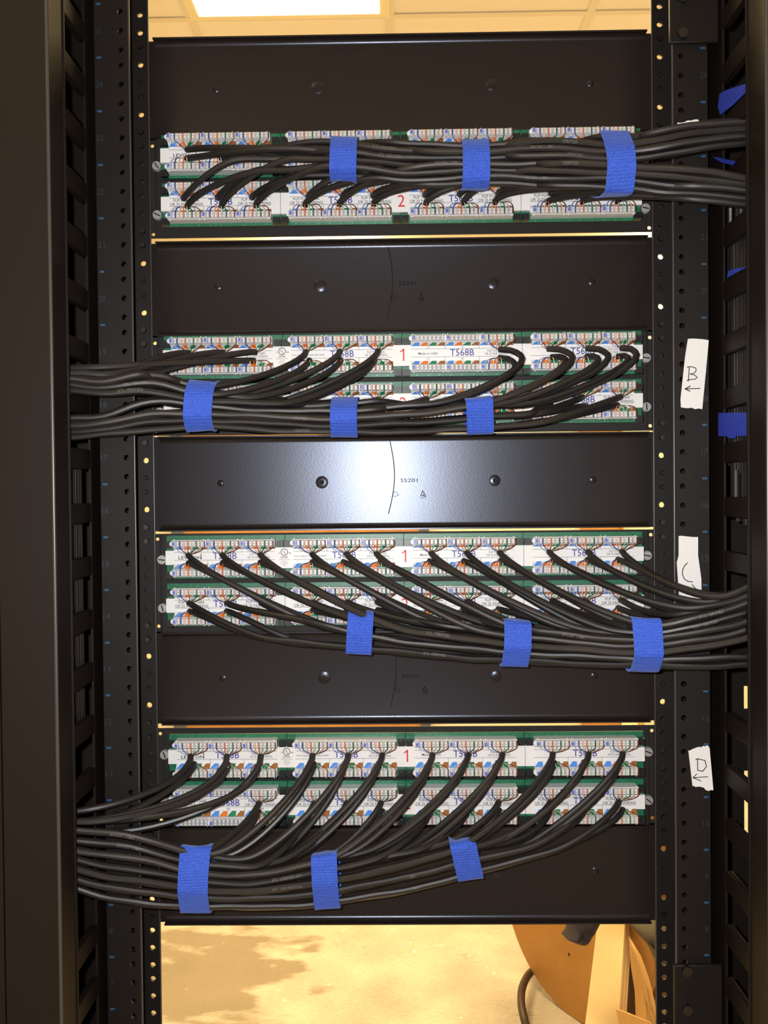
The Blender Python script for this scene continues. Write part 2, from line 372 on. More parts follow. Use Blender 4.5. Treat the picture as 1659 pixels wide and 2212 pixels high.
# ------------------------------------------------------------------ rack
XI, XH, XO = .2254, .23255, .2545
YR = -.0646
hz = []
for k in range(-7, 40):
    for o_ in (0, 15.875, 28.575):
        z = zd(44.45 * k + o_)
        if .05 < z < 2.1: hz.append(z)
rack = empty('equipment_rack', (0, 0, 0)); tag(rack, 'black two-post equipment rack holding the blank panels and patch panels', 'rack')
ZT = 2.13
for s in (-1, 1):
    q = MB()
    def strip(ya, yb, zs, r):
        x0, x1 = (XI, XO) if s > 0 else (-XO, -XI)
        q.holestrip(x0, x1, s * XH, r, zs, 0, ZT, ya, yb)
    strip(-.0028, 0, hz, .0025); strip(YR, YR + .0028, hz, .0024)
    q.box(s * (XO - .0028), s * XO, YR + .0028, -.0028, 0, ZT)
    q.tube([(s * (XI + .0002), YR + .0003, 0), (s * (XI + .0002), YR + .0003, ZT)], .0009, 16, 1); q.tube([(s * (XI + .0002), -.0026, 0), (s * (XI + .0002), -.0026, ZT)], .0007, 16, 1)   # rounded inner edges
    post = q.build('rack_post', [m_rack, m_edge], rack)
    q = MB()
    for k in range(-6, 22):
        z = zd(22.2 + 44.45 * k)
        q.box(s * (XO - .0058), s * (XO - .0018), YR - .0003, YR, z - .0009, z + .0009, 0)
        q.text(str(24 - k), s * (XO - .0036), YR - .0002, z - .0222, .005, .0055 if 24 - k > 9 else .0028, 1)
    q.build('height_mark', [m_tick, m_tickd], post, smooth=False)
    q = MB(); q.box(s * XI, s * (XI + .07), YR, .02, 0, .008); q.build('foot', m_rack, rack)
q = MB(); q.box(-XO, XO, YR, 0, ZT, ZT + .04); q.build('crossbar', m_rack, rack)
# corner plates bolted on the right post
for (z0_, z1_, zb_) in ((at(1500, 97, YR).z, ZT - .005, [at(1475, 80, YR).z, at(1475, 2, YR).z]), (.35, at(1500, 2080, YR).z, [at(1480, 2090, YR).z, at(1483, 2173, YR).z])):
    q = MB(); q.box(XI - .003, XO + .008, YR - .004, YR - .0005, z0_, z1_)
    pl = q.build('corner_plate', m_rack, rack, bevel=.0008)
    for z in zb_:
        q = MB(); q.cyl((XH, YR - .008, z), (XH, YR - .004, z), .0042, 12); q.build('bolt', m_screwd, pl)

# ------------------------------------------------------------------ vertical cable managers
ZO = at(862, 1044, YR).z - 0
def manager(s, label):
    XW = .265 if s > 0 else .262
    yn, yf, yl = (-.124, -.069, -.156) if s > 0 else (-.118, -.066, -.147)
    e = empty('vertical_cable_manager', (s * .33, -.05, 0)); e['label'] = label; e['category'] = 'cable manager'
    off = -s * .33
    def B(q, x0, x1, y0, y1, z0, z1, m=0): q.box(s * x0 + off, s * x1 + off, y0 + .05, y1 + .05, z0, z1, m)
    q = MB()                                             # side wall: far strip, near lip
    B(q, XW, XW + .002, yf, .07, 0, ZT); B(q, XW, XW + .003, yl, yn, 0, ZT)
    B(q, XW - .0015, XW + .0015, yn - .002, yn, 0, ZT)
    q.build('side_wall', m_manager, e)
    q = MB(); B(q, XO + .0006, XW + .001, -.014, -.012, 0, ZT); q.build('added_gap_blocker', m_manager, e)  # added filler, stops room light showing through the gap beside the post
    skip = MISSING[s]
    for k in range(-20, 29):
        zc = ZO + .04445 * (k + .5)
        if not .03 < zc < ZT - .05 or k in skip: continue
        q = MB(); h = .0082
        B(q, XW, XW + .0025, yn, yf, zc - h, zc + h)
        B(q, XW + .0025, XW + .006, yn, yf, zc - h, zc - h + .002); B(q, XW + .0025, XW + .006, yn, yf, zc + h - .002, zc + h)
        q.build('finger', m_manager, e, bevel=.0012)
    q = MB(); wv = .0415 if s < 0 else .06             # hinged cover towards the camera
    xe = XW + .042
    B(q, XW - .001, xe, yl - .004, yl, 0, ZT); B(q, xe + .0012, XW + .10, yl - .004, yl, 0, ZT); B(q, XW + .1015, XW + .15, yl - .004, yl, 0, ZT)
    B(q, xe, xe + .0012, yl - .001, yl, 0, ZT)
    q.tube([(s * (XW + .0006) + off, yl - .0035 + .05, 0), (s * (XW + .0006) + off, yl - .0035 + .05, ZT)], .0015, 16, 1)
    q.build('cover', [m_cover, m_edge], e)
    q = MB()                                             # outer wall and far panel with a few openings
    B(q, XW + .148, XW + .150, yl, .07, 0, ZT)
    if s < 0: B(q, XW + .002, XW + .148, .068, .07, 0, ZT)
    else:
        xa, xb = at(1607, 1500, .068).x, .372
        B(q, XW + .002, xa, .068, .07, 0, ZT); B(q, xb, XW + .148, .068, .07, 0, ZT)
        cuts = sorted([(at(1613, y1, .068).z, at(1613, y0, .068).z) for y0, y1 in ((1482, 1531), (1665, 1681), (1726, 1804))])
        z = 0
        for a_, b2 in cuts: B(q, xa, xb, .068, .07, z, a_); z = b2
        B(q, xa, xb, .068, .07, z, ZT)
    q.build('far_panel', m_manager, e)
    return e
MISSING = {-1: [-7, -8], 1: [-4]}
manager(-1, 'tall dark vertical cable manager on the left of the rack')
manager(1, 'tall dark vertical cable manager on the right of the rack')

# ------------------------------------------------------------------ blank panels
bd = [-22.2 + 88.9 * k for k in range(10)]
def ears(q, za, zb, opens, ro=.0034):
    for s in (-1, 1):
        x0, x1 = (.2205, .2413) if s > 0 else (-.2413, -.2205)
        q.holestrip(x0, x1, s * XH, ro, opens, za, zb, .0004, .002)
def screw_mesh():
    q = MB(); q.cyl((0, -.0062, 0), (0, .002, 0), .0022, 12); q.cyl((0, .002, 0), (0, .005, 0), .0042, 16)
    return q.mesh('screw', m_screwd)
SM = screw_mesh()
def screws(parent, top, org):
    for s in (-1, 1):
        for o_ in (6.35, 82.55):
            o = ob('screw', SM, parent); o.location = Vector((s * XH, 0, zd(top + o_))) - Vector(org)
def blank(i, ttrim, btrim, label, scuff=True):
    top, bot = bd[i], bd[i + 1]; zt, zb = zd(top + ttrim), zd(bot - btrim); org = (0, .001, (zt + zb) / 2)
    e = empty('blank_panel', org); tag(e, label, 'blank panel', 'black blank panels of the rack')
    q = MB(); zc = org[2]; t = .0014; r = .005; n = 6; yo = -.001
    prof = []; F_, L_ = .0004, -.0072
    def arc(cy, cz, rr, a0, a1): return [(cy + rr * cos(a0 + (a1 - a0) * k / n), cz + rr * sin(a0 + (a1 - a0) * k / n)) for k in range(n + 1)]
    prof += [(L_, zb + t)] + arc(F_ - r, zb + t + r, r, -pi / 2, 0) + arc(F_ - r, zt - t - r, r, 0, pi / 2) + [(L_, zt - t), (L_, zt)]
    prof += arc(F_ - r, zt - t - r, r + t, pi / 2, 0) + arc(F_ - r, zb + t + r, r + t, 0, -pi / 2) + [(L_, zb)]
    k = len(prof); hw = .2205
    V = [(-hw, y + yo, z - zc) for y, z in prof] + [(hw, y + yo, z - zc) for y, z in prof]
    Fs = [(j, k + j, k + (j + 1) % k, (j + 1) % k) for j in range(k)]
    half = len(arc(0, 0, 1, 0, 1)) * 2 + 2
    # end caps as quads between inner and outer profile
    inner = list(range(0, half)); outer = [k - 1 - j for j in range(half)]
    for base in (0, k):
        for j in range(half - 1): Fs.append((base + inner[j], base + inner[j + 1], base + outer[j + 1], base + outer[j]))
    q.add(V, Fs)
    q2 = MB(); ears(q2, zb, zt, [zd(top + 22.2), zd(top + 66.65)])
    q2.v = [(x, y + yo, z - zc) for x, y, z in q2.v]; q.add(q2.v, q2.f)
    fp = q.build('face_plate', m_panel, e)
    # small dimples
    dz = zd(top + (22.2 + 66.65) / 2 - 1) - zc
    for dx, rr in ((-.1655, .0012), (-.0735, .0022), (.083, .002), (.1715, .0012)):
        q = MB(); q.cyl((dx, F_ + yo - .0005, dz), (dx, F_ + yo, dz), rr * 1.9, 20, 0, rr * 2.6); q.cyl((dx, F_ + yo - .0009, dz), (dx, F_ + yo - .0004, dz), rr, 16, 1)
        q.build('rivet', [m_panel, m_dark], fp)
    if scuff:
        q = MB(); P = []
        for k2 in range(17):
            f = k2 / 16; P.append(Vector((-.0135 + .0048 * sin(pi * f) + .002 * f, F_ + yo + .00048, (f - .5) * .066 + .004)))
        q.tube([p * 1 for p in P[::-1]], .00065, 8); q.build('seam', m_panel, fp)
        q = MB(); y = F_ + yo - .00025
        q.text('SS201', .0055, y, dz + .001, .0034, .0155, 0)
        q.ring(-.0072, y, dz - .0115, .0020, .0024, 0, 20); q.text('U', -.0080, y, dz - .0110, .0016, .0010, 0); q.text('L', -.0068, y, dz - .0119, .0016, .0009, 0); q.box(-.0048, -.0034, y, y + .0001, dz - .0124, dz - .0119)
        q.stroke([(.0158, -.0135), (.0178, -.0085), (.0205, -.0138), (.0172, -.0130), (.0190, -.0118)], .0006, lambda u, v: (u, y, dz + v)); q.text('NRTL', .0180, y, dz - .0150, .0013, .0048)
        q.build('stamped_mark', m_stamp, fp, smooth=False)
    screws(e, top, org)
m_stamp = mat('stamp_ink', (.012, .012, .016), .9, spec=.05)
blank(0, 0, .2, 'topmost black blank panel, under the gap that shows the ceiling', False)
blank(2, 3.9, .3, 'second black blank panel, below the topmost patch panel', True)
blank(4, .9, 2.2, 'third black blank panel, with the bright flash reflection', True)
blank(6, .2, 4.5, 'fourth black blank panel, above the lowest patch panel', True)
blank(8, .2, 0, 'lowest black blank panel, above the gap that shows the floor', False)

# ------------------------------------------------------------------ patch panels
BW, PITCHX, BC = .0903, .1060, .1060
YP = -.015                                            # front of the circuit boards
def term_block(upper):
    q = MB(); hw = .01500
    z0_, z1_, z2_ = (-.0034, -.0098, -.0121) if upper else (-.0357, -.0290, -.0252)
    lo, hi = min(z0_, z1_), max(z0_, z1_)
    q.box(-hw, hw, -.0105, 0, lo, hi, 0)
    q.box(-hw, hw, -.0125, -.0105, z0_, z0_ + (.0009 if not upper else -.0009), 0)
    # sloping colour-code strip
    ya, yb = (-.0085, -.0046) if upper else (-.0080, -.0046)
    q.prism([(-hw, ya, z1_), (-hw, yb, z2_), (-hw, 0, z2_), (-hw, 0, z1_)], (2 * hw, 0, 0), 0)
    e_ = Vector((0, -.00012, 0)); cw = 2 * hw / 8
    for i in range(8):
        x0_ = -hw + i * cw; k = i // 2
        A, B_, C_, D = Vector((x0_, ya, z1_)) + e_, Vector((x0_ + cw, ya, z1_)) + e_, Vector((x0_ + cw, yb, z2_)) + e_, Vector((x0_, yb, z2_)) + e_
        if i % 2: q.poly([A, B_, C_, D], 1 + k)
        else: q.poly([A, B_, D] if upper else [A, C_, D], 5); q.poly([B_, C_, D] if upper else [A, B_, C_], 1 + k)
    pt = .00362; tw = .00148
    for i in range(8):
        xc = -hw + .0021 + i * pt; a_, b2 = lo + .0002, hi - .0002
        o_ = [(xc - tw, -.0105, a_), (xc + tw, -.0105, a_), (xc + tw, -.0105, b2), (xc - tw, -.0105, b2)]
        m1 = [(xc - tw, -.0148, a_ + .0003), (xc + tw, -.0148, a_ + .0003), (xc + tw, -.0148, b2 - .0003), (xc - tw, -.0148, b2 - .0003)]
        c_ = .0007; f_ = [(xc - tw + c_, -.0160, a_ + .0013), (xc + tw - c_, -.0160, a_ + .0013), (xc + tw - c_, -.0160, b2 - .0013), (xc - tw + c_, -.0160, b2 - .0013)]
        q.add(o_ + m1 + f_, [(j, (j + 1) % 4, 4 + (j + 1) % 4, 4 + j) for j in range(4)] + [(4 + j, 4 + (j + 1) % 4, 8 + (j + 1) % 4, 8 + j) for j in range(4)] + [(8, 9, 10, 11)], 0)
        q.box(xc - tw * .7, xc + tw * .7, -.01615, -.0159, (lo + hi) / 2 - .0004, (lo + hi) / 2 + .0004, 7)  # grey dash on the tooth front, its tone painted as a groove's shade
    q.cyl((-hw + .0003, -.0105, (lo + hi) / 2), (-hw + .0003, -.0135, (lo + hi) / 2), .0022, 12, 0)
    xm = -hw + .0021; q.box(xm - .0009, xm + .0009, -.0164, -.0160, (lo + hi) / 2 - .0015, (lo + hi) / 2 + .0015, 6)
    for x in (-hw + .002, hw - .002): q.box(x - .0004, x + .0004, -.0125, -.011, z0_, z0_ + (.0008 if upper else -.0008), 0)
    return q.mesh('terminal_block', [m_block] + CS + [m_white, m_mark, mat('groove_shade_grey', (.42, .42, .46), .3)])
TB = {True: term_block(True), False: term_block(False)}
LY = -.0042
def label_mesh(mod, row):
    q = MB(); hb = BW / 2; hp = PITCHX / 2 - .0002
    zt, zb_ = -.0121, -.0255; tt, tb = (-.0109, -.0294)
    q.box(-hb, hb, LY, -.0002, zb_, zt, 0)
    for s in (-1, 1):
        a_, b2 = (tt, tb)
        if (mod == 0 and s < 0) or (mod == 3 and s > 0): a_, b2 = -.0131, -.0257
        q.box(s * hb, s * hp, LY, -.0002, b2, a_, 0)
    y = LY - .00012
    def line(x0_, x1_, z, w_=.00028): q.poly([(x0_, y, z - w_ / 2), (x1_, y, z - w_ / 2), (x1_, y, z + w_ / 2), (x0_, y, z + w_ / 2)], 1)
    l1, l2 = -.0146, -.0217
    line(-hb, hb - .0008, l1); line(-hb, hb - .0008, l2)
    for x in (-.01505, .01505):
        for za, zb2 in ((zt, l1), (l2, zb_)): q.poly([(x - .00014, y, zb2), (x + .00014, y, zb2), (x + .00014, y, za), (x - .00014, y, za)], 1)
    zm = (l1 + l2) / 2
    q.text('T568B', 0, y, zm + .0002, .0060, .0212, 2, .006)
    base = 24 - mod * 6 + (24 if row else 0)
    for c_ in range(3):
        q.text(str(base - 1 - 2 * c_), (c_ - 1) * .0301 + .0003, y, -.0134, .0019, None, 1); q.text(str(base - 2 * c_), (c_ - 1) * .0301 + .0003, y, -.0235, .0021, None, 1)
    if row:
        for x in (-.0301, .0301):
            q.text('FLIP FOR T568A', x, y, zm + .0017, .0026, .0230, 1, .006); q.text('OR 25 PAIR WIRING', x, y, zm - .0018, .0026, .0292, 1, .006)
    else:
        q.text('FLIP FOR T568A', .0301, y, zm + .0014, .0021, .0155, 1); q.text('OR 25 PAIR WIRING', .0301, y, zm - .0013, .0021, .0200, 1)
        if mod == 0: q.text('LEVITON', -.0310, y, zm - .0013, .0030, .0205, 1, .012); line(-.0215, -.0208, zm, .005)
        if mod == 1: q.text('Tech Support: 1-800-824-3005', -.0301, y, zm - .0008, .0016, .0290, 1, .01)
        if mod == 2: q.text('Made in USA', -.0301, y, zm - .0005, .0021, .0170, 1, .01)
    xg = hp                                                      # text centred on the seam to the next module
    if mod == 0 and not row:
        xg = hb + .0078
        q.ring(xg, y - .0001, -.0152, .0027, .0033, 1); q.text('U', xg - .0008, y - .0001, -.0145, .0028, .0013, 1, .01); q.text('L', xg + .0009, y - .0001, -.0158, .0028, .0013, 1, .01)
        q.text('c', xg - .0046, y, -.0160, .0013, .0010, 1, .02); q.text('us', xg + .0049, y, -.0160, .0013, .0020, 1, .02)
        q.text('LISTED', xg, y, -.0198, .0016, .0065, 1, .02); q.text('COMMUNICATION', xg, y, -.0219, .0009, .0100, 1); q.text('CIRCUIT', xg, y, -.0235, .0009, .0050, 1); q.text('ACCESSORY', xg, y, -.0251, .0009, .0070, 1); q.text('42FG', xg, y, -.0267, .0010, .0030, 1)
        q.box(hp, xg + .0079, LY - .00003, -.0002, tb, tt, 0)
    if mod == 1:
        xg = hb + .0085
        q.box(hp, xg + .0072, LY - .00003, -.0002, tb, tt, 0)
        if row: q.text('2', xg, y - .0001, -.0195, .0105, .0062, 3, 0)
        else: q.stroke([(xg + .0008, -.0147), (xg + .0008, -.0245)], .0013, lambda u, v: (u, y - .0001, v), 3); q.stroke([(xg + .0006, -.0150), (xg - .0018, -.0168)], .0011, lambda u, v: (u, y - .0001, v), 3)
    return q.mesh('label_strip', [m_paper, m_ink, m_blueink, m_redink], smooth=False)
LM = {(m_, r_): label_mesh(m_, r_) for m_ in range(4) for r_ in range(2)}
def pcb_mesh():
    q = MB(); hp = PITCHX / 2 - .00025; q.box(-hp, hp, 0, .0016, -.0383, 0)
    for i in range(9): q.box(-.04 + .01 * i, -.0394 + .01 * i, -.0002, 0, -.0374, -.0369, 1)
    return q.mesh('circuit_board', [m_pcb, m_screw])
PM = pcb_mesh()
def latch_mesh():
    q = MB(); q.box(-.0030, .0030, -.006, -.0002, -.0057, 0); q.box(-.0016, .0004, -.0075, -.006, -.0045, -.001); return q.mesh('latch', m_plastic)
LTM = latch_mesh()
def mount_screw():
    q = MB(); q.cyl((0, -.0030, 0), (0, 0, 0), .0040, 20, 0, .0046); q.box(-.003, .003, -.0034, -.003, -.0005, .0005, 1); q.cyl((0, -.0032, 0), (0, -.0030, 0), .0028, 16, 0)
    return q.mesh('mounting_screw', [m_screw, m_dark])
MSM = mount_screw()
PNAME = ['topmost', 'second', 'third', 'lowest']
PL = ['topmost 48-port patch panel, crossed by the thick bundle leading to the right', 'second 48-port patch panel from the top, crossed by the bundle leading to the left',
      'third 48-port patch panel from the top, cables sweeping down to the right', 'lowest 48-port patch panel, cables hanging down to the left']
ROWOFF = (1.3, 43.9)
def panel(i):
    top, bot = bd[2 * i + 1], bd[2 * i + 2]
    at_, bt_ = {0: (-2.0, 1.0), 1: (-2.0, .2), 2: (0, -2.0), 3: (-.3, -2.0)}[i]
    zt, zb = zd(top + at_), zd(bot - bt_); zc = (zt + zb) / 2; org = Vector((0, .001, zc))
    e = empty('patch_panel', org); tag(e, PL[i], 'patch panel', 'four patch panels of the rack')
    q = MB()
    q.box(-.2205, .2205, .0004, .002, zb, zt)
    q.holestrip(.2205, .2413, .2235, .0016, [zd(top + 4.8), zd(bot - 4.6)], zb, zt, .0004, .002, h=.0020)
    q.holestrip(-.2413, -.2205, -.2238, .0016, [zd(top + 4.8), zd(bot - 4.6)], zb, zt, .0004, .002, h=.0020)
    for r_ in range(2):
        z = zd(top + ROWOFF[r_]); q.box(-.2125, .2125, YP + .0018, .0004, z - .0335, z - .0075)
    q.v = [tuple(Vector(v) - org) for v in q.v]
    q.build('frame', m_pframe, e, bevel=.0003)
    for r_ in range(2):
        for m_ in range(4):
            b = ob('circuit_board', PM, e); b.location = Vector(((m_ - 1.5) * BC, YP, zd(top + ROWOFF[r_]))) - org
            lb = ob('label_strip', LM[(m_, r_)], b)
            for c_ in range(3):
                for up in (True, False):
                    t = ob('terminal_block', TB[up], b); t.location = ((c_ - 1) * .0301, 0, 0)
            for s in (-1, 1):
                for z in (-.0050, -.0325):
                    l = ob('latch', LTM, b); l.location = (s * (PITCHX / 2 - .0036), 0, z)
    screws(e, top, org)
    for s in (-1, 1):
        for mm in (23.5, 67.5):
            o = ob('mounting_screw', MSM, e); o.location = Vector((s * .2195, .0004, zd(top + mm))) - org; o.rotation_euler = (0, random.uniform(0, 3), 0)
for i in range(4): panel(i)

# ------------------------------------------------------------------ cables
RC = .00275
def port(i, row, mod, c_, up):                         # world position where the jacket ends
    top = bd[2 * i + 1]
    return Vector(((mod - 1.5) * BC + (c_ - 1) * .0301, 0, zd(top + ROWOFF[row])))
def pix(P):
    d = R.transposed() @ (Vector(P) - CAM); return 829.5 + F * d.x / d.y, 1106 - F * d.z / d.y
KN = {
 0: [(430, [(330, 362)], -.052), (560, [(316, 374)], -.055), (740, [(302, 384)], -.058), (880, [(304, 396)], -.060), (1028, [(307, 402)], -.062), (1190, [(298, 408)], -.068), (1343, [(291, 410)], -.085), (1440, [(274, 345), (340, 425)], -.095), (1530, [(260, 335), (358, 440)], -.099), (1615, [(254, 322), (372, 450)], -.100), (1660, [(254, 322), (372, 450)], -.100)],
 1: [(1220, [(880, 915)], -.052), (1100, [(872, 925)], -.055), (1035, [(868, 933)], -.056), (900, [(868, 938)], -.058), (740, [(867, 940)], -.060), (600, [(852, 936)], -.064), (430, [(828, 928)], -.078), (320, [(800, 872), (872, 935)], -.088), (230, [(790, 858), (880, 945)], -.094), (150, [(786, 848), (884, 952)], -.096), (105, [(786, 848), (884, 952)], -.096)],
 2: [(480, [(1340, 1372)], -.050), (620, [(1338, 1392)], -.053), (778, [(1335, 1406)], -.056), (950, [(1345, 1424)], -.058), (1118, [(1350, 1434)], -.062), (1250, [(1352, 1440)], -.070), (1400, [(1347, 1444)], -.086), (1500, [(1310, 1412), (1405, 1447)], -.096), (1615, [(1262, 1385), (1392, 1442)], -.100), (1660, [(1235, 1360), (1392, 1442)], -.100)],
 3: [(1220, [(1795, 1835)], -.048), (1110, [(1815, 1868)], -.052), (1010, [(1824, 1896)], -.056), (850, [(1842, 1934)], -.060), (700, [(1850, 1957)], -.064), (560, [(1848, 1966)], -.070), (420, [(1838, 1964)], -.082), (300, [(1800, 1958)], -.092), (220, [(1768, 1945)], -.095), (150, [(1748, 1920)], -.097), (105, [(1740, 1910)], -.097)],
}
SPLIT = {0: .55, 1: .5, 2: .25, 3: .5}
def ports_of(i):
    out = []
    for row in range(2):
        for mod in range(4):
            for c_ in range(3):
                for up in (True, False):
                    if i == 1 and row == 0 and mod == 2 and c_ < 2: continue
                    if i == 3 and row == 1 and mod == 0 and c_ < 2: continue
                    out.append((row, mod, c_, up))
    return out
def hexslots(n, seed):
    d = RC * 2.0; pts = []
    for a in range(-9, 10):
        for b in range(-9, 10): pts.append((a * d + (b % 2) * d / 2, b * d * .866))
    pts.sort(key=lambda p: p[0] ** 2 + p[1] ** 2); pts = pts[:n]
    pts.sort(key=lambda p: (p[0] * .8 - seed[0]) ** 2 + (p[1] - seed[1]) ** 2); return pts
def hermite(p0, t0, p1, t1, n):
    o = []
    for k in range(n):
        t = k / n; o.append(p0 * (2*t**3 - 3*t**2 + 1) + t0 * (t**3 - 2*t**2 + t) + p1 * (-2*t**3 + 3*t**2) + t1 * (t**3 - t**2))
    return o
ORD = ['first', 'second', 'third', 'fourth', 'fifth', 'sixth', 'seventh', 'eighth', 'ninth', 'tenth', 'eleventh', 'twelfth']
SIGN = {0: 1, 1: -1, 2: 1, 3: -1}
ALL = {}
def wires(up, dx, dz):
    """four twisted pairs from the jacket end at (dx, -.0092, zj) into the slots; local to the port"""
    zj = (-.0165 if up else -.0240) + dz; hw = .015; pt = .00362; out = []
    ys = -.0147
    for k in range(4):
        q = MB()
        for j in range(2):
            i_ = 2 * k + j; xt = -hw + .0021 + (i_ + .5) * pt
            if i_ == 7: xt = -hw + .0021 + 7 * pt + .0018
            a = Vector((dx + (i_ - 3.5) * .00045, -.0094, zj)); jx = random.uniform(-.0008, .0008)
            if up: mid = Vector((dx + (xt - dx) * .62 + jx, -.0130 + random.uniform(-.0008, .0008), -.0128 + abs(xt) * -.06)); en = Vector((xt, ys, -.0098)); ee = Vector((xt, ys, -.0041))
            else: mid = Vector((dx + (xt - dx) * .72 + jx, -.0150, -.0255 + random.uniform(-.0005, .0009))); en = Vector((xt, ys, -.0292)); ee = Vector((xt, ys, -.0350))
            P = smooth_path([a, mid, en, ee], 4); q.tube(P, .00042, 5, j, False)
        out.append(q.mesh('wire_pair', [CWW[k], CW[k]]))
    return out
WNAME = ['blue and white wire pair', 'orange and white wire pair', 'green and white wire pair', 'brown and white wire pair']
WIRES = {(up, v): (lambda dx: (dx, wires(up, dx, 0)))(random.uniform(-.0018, .0022)) for up in (True, False) for v in range(5)}

for i in range(4):
    sg = SIGN[i]; items = []
    for (row, mod, c_, up) in ports_of(i):
        P = port(i, row, mod, c_, up); v = random.randrange(5); dx, wm = WIRES[(up, v)]
        J = Vector((P.x + dx, YP - .0094, P.z + (-.0165 if up else -.0240)))
        px, py = pix(J); jit = random.uniform(-12, 12)
        g = mod * 3 + c_
        if i == 0:
            if row == 0: jx = px + (190 if mod == 0 else 120) + jit; T0 = (80, -22 if up else -8, -.055); 
            else: jx = px + (165 if not up else 120) + jit; T0 = (12 if not up else 30, -95 if not up else -55, -.05)
            if px > 1200: jx = px + 75
            if px > 1150 and row == 1: jx = 1500; T0 = (40, -60 if not up else -20, -.055); T1v_ = 1
            T1 = 130
        elif i == 1:
            T1 = -170
            if row == 0 and mod == 0: jx = 215 + jit; T0 = (-190, -18 if up else -6, -.06); T1 = -150
            elif row == 0 and mod == 1: jx = px - 215 - (30 if up else 0) + jit; T0 = (-6, 95, -.06)
            elif row == 0 and mod == 2: jx = 900 + jit; T0 = (460 if up else 360, 20, -.09); T1 = -300
            elif row == 0: jx = {0: 1010, 1: 1045, 2: 1085}[c_] + jit * .5; T0 = ([500, 500, 430][c_] if up else 340, 10 if up else -40, -.09); T1 = -300
            else: jx = px - (110 if mod < 3 else (60 + 50 * c_)) + jit; T0 = (-50, 22 if up else 8, -.05); T1 = -90
        elif i == 2:
            T1 = 170
            if row == 0: jx = px + (330 if up else 300) + jit; T0 = (75 if up else 110, 120 if up else 20, -.07); T1 = 210
            else: jx = px + (190 if up else 170) + jit; T0 = (80, 55 if up else 15, -.055)
            if px > 1200 and row == 0: jx = min(px + 290, 1600 if up else 1585)
            if px > 1200 and row == 1: jx = px + 135
        else:
            T1 = -170
            if row == 0: jx = px - (235 if up else 205) + jit; T0 = (5, 150, -.07); T1 = -200
            else: jx = px - (150 if up else 120) + jit; T0 = (-20, 85, -.055)
            if row == 0 and mod == 0: jx = [178, 190, 215][c_] + jit * .4; T0 = (0, [190, 270, 330][c_] if up else [120, 240, 300][c_], -.08); T1 = -240
        items.append(dict(row=row, mod=mod, c=c_, up=up, J=J, px=px, py=py, jx=jx, T0=T0, T1=T1, wm=wm, P=P, g=g))
    n = len(items)
    # slots in the bundle, taken in the order of joining
    items.sort(key=lambda d: sg * d['jx'])
    if i == 0:
        S = hexslots(n, (-.004, 0)); S.sort(key=lambda p: math.hypot(p[0] + .004, p[1]))
        up_ = sorted([s_ for s_ in S], key=lambda p: p[1])[n // 2:]; dn_ = [s_ for s_ in S if s_ not in up_]
        up_.sort(key=lambda p: math.hypot(p[0], p[1])); dn_.sort(key=lambda p: math.hypot(p[0], p[1]))
        for d in items:
            pool = up_ if (d['row'] == 0 and up_) or not dn_ else dn_; d['s'] = pool.pop(0)
    else:
        S = hexslots(n, (0, -.026))
        for d, s_ in zip(items, S): d['s'] = s_
    vmax = max(d['s'][1] for d in items); vmin = min(d['s'][1] for d in items)
    # per-knot mapping from slot height to picture height, then to a fixed place in space
    for d in items: d['k'] = []
    for (kx, iv, Y) in KN[i]:
        J_ = [d for d in items if sg * d['jx'] <= sg * kx + 40] or items[:6]
        a, b = min(d['s'][1] for d in J_), max(d['s'][1] for d in J_)
        if b - a < .004: b = a + .004
        rp = RC * F / (Y - CAM.y)
        for d in items:
            t = (d['s'][1] - a) / (b - a)
            if len(iv) == 1: lo, hi = iv[0][1] - rp, iv[0][0] + rp; y = lo + (hi - lo) * min(max(t, -.1), 1.25)
            else:
                f = SPLIT[i]; t = min(max(t, 0), 1)
                if t < f: lo, hi = iv[1][1] - rp, iv[1][0] + rp; y = lo + (hi - lo) * t / f
                else: lo, hi = iv[0][1] - rp, iv[0][0] + rp; y = lo + (hi - lo) * (t - f) / (1 - f)
            d['k'].append((kx, y, Y + d['s'][0]))
    for idx, d in enumerate(items):
        K = [k for k in d['k']]; ph = random.uniform(0, 6.28); ph2 = random.uniform(0, 6.28)
        K = sorted(K)
        def ev(x, K=K, ph=ph, ph2=ph2):
            j = 0
            while j < len(K) - 2 and x > K[j + 1][0]: j += 1
            a, b = K[j], K[j + 1]; t = (x - a[0]) / (b[0] - a[0]); h = b[0] - a[0]
            def sl(m_):
                if m_ == 0 or m_ == len(K) - 1: return 0
                return 1
            out = []
            for ax in (1, 2):
                def m_(q_):
                    if q_ <= 0: return (K[1][ax] - K[0][ax]) / (K[1][0] - K[0][0])
                    if q_ >= len(K) - 1: return (K[-1][ax] - K[-2][ax]) / (K[-1][0] - K[-2][0])
                    return (K[q_ + 1][ax] - K[q_ - 1][ax]) / (K[q_ + 1][0] - K[q_ - 1][0])
                t_ = min(max(t, -.3), 1.0)
                out.append(a[ax] * (2*t_**3 - 3*t_**2 + 1) + h * m_(j) * (t_**3 - 2*t_**2 + t_) + b[ax] * (-2*t_**3 + 3*t_**2) + h * m_(j + 1) * (t_**3 - t_**2))
            return Vector((x, out[0] + 1.8 * sin(x / 41 + ph) + 1.2 * sin(x / 17 + ph2), out[1] + .0006 * sin(x / 33 + ph2)))
        d['ev'] = ev
        endx = 1652 if sg > 0 else 108
        jx = d['jx']; e1 = ev(jx); e2 = ev(jx + sg * 4); tn = (e2 - e1) / 4.0 * (sg); 
        T1v = Vector((d['T1'], (e2.y - e1.y) / (4 * sg) * d['T1'], (e2.z - e1.z) / (4 * sg) * d['T1']))
        p0 = Vector((d['px'], d['py'], d['J'].y))
        H = hermite(p0, Vector(d['T0']), e1, T1v, 16)
        pp = H; x = jx
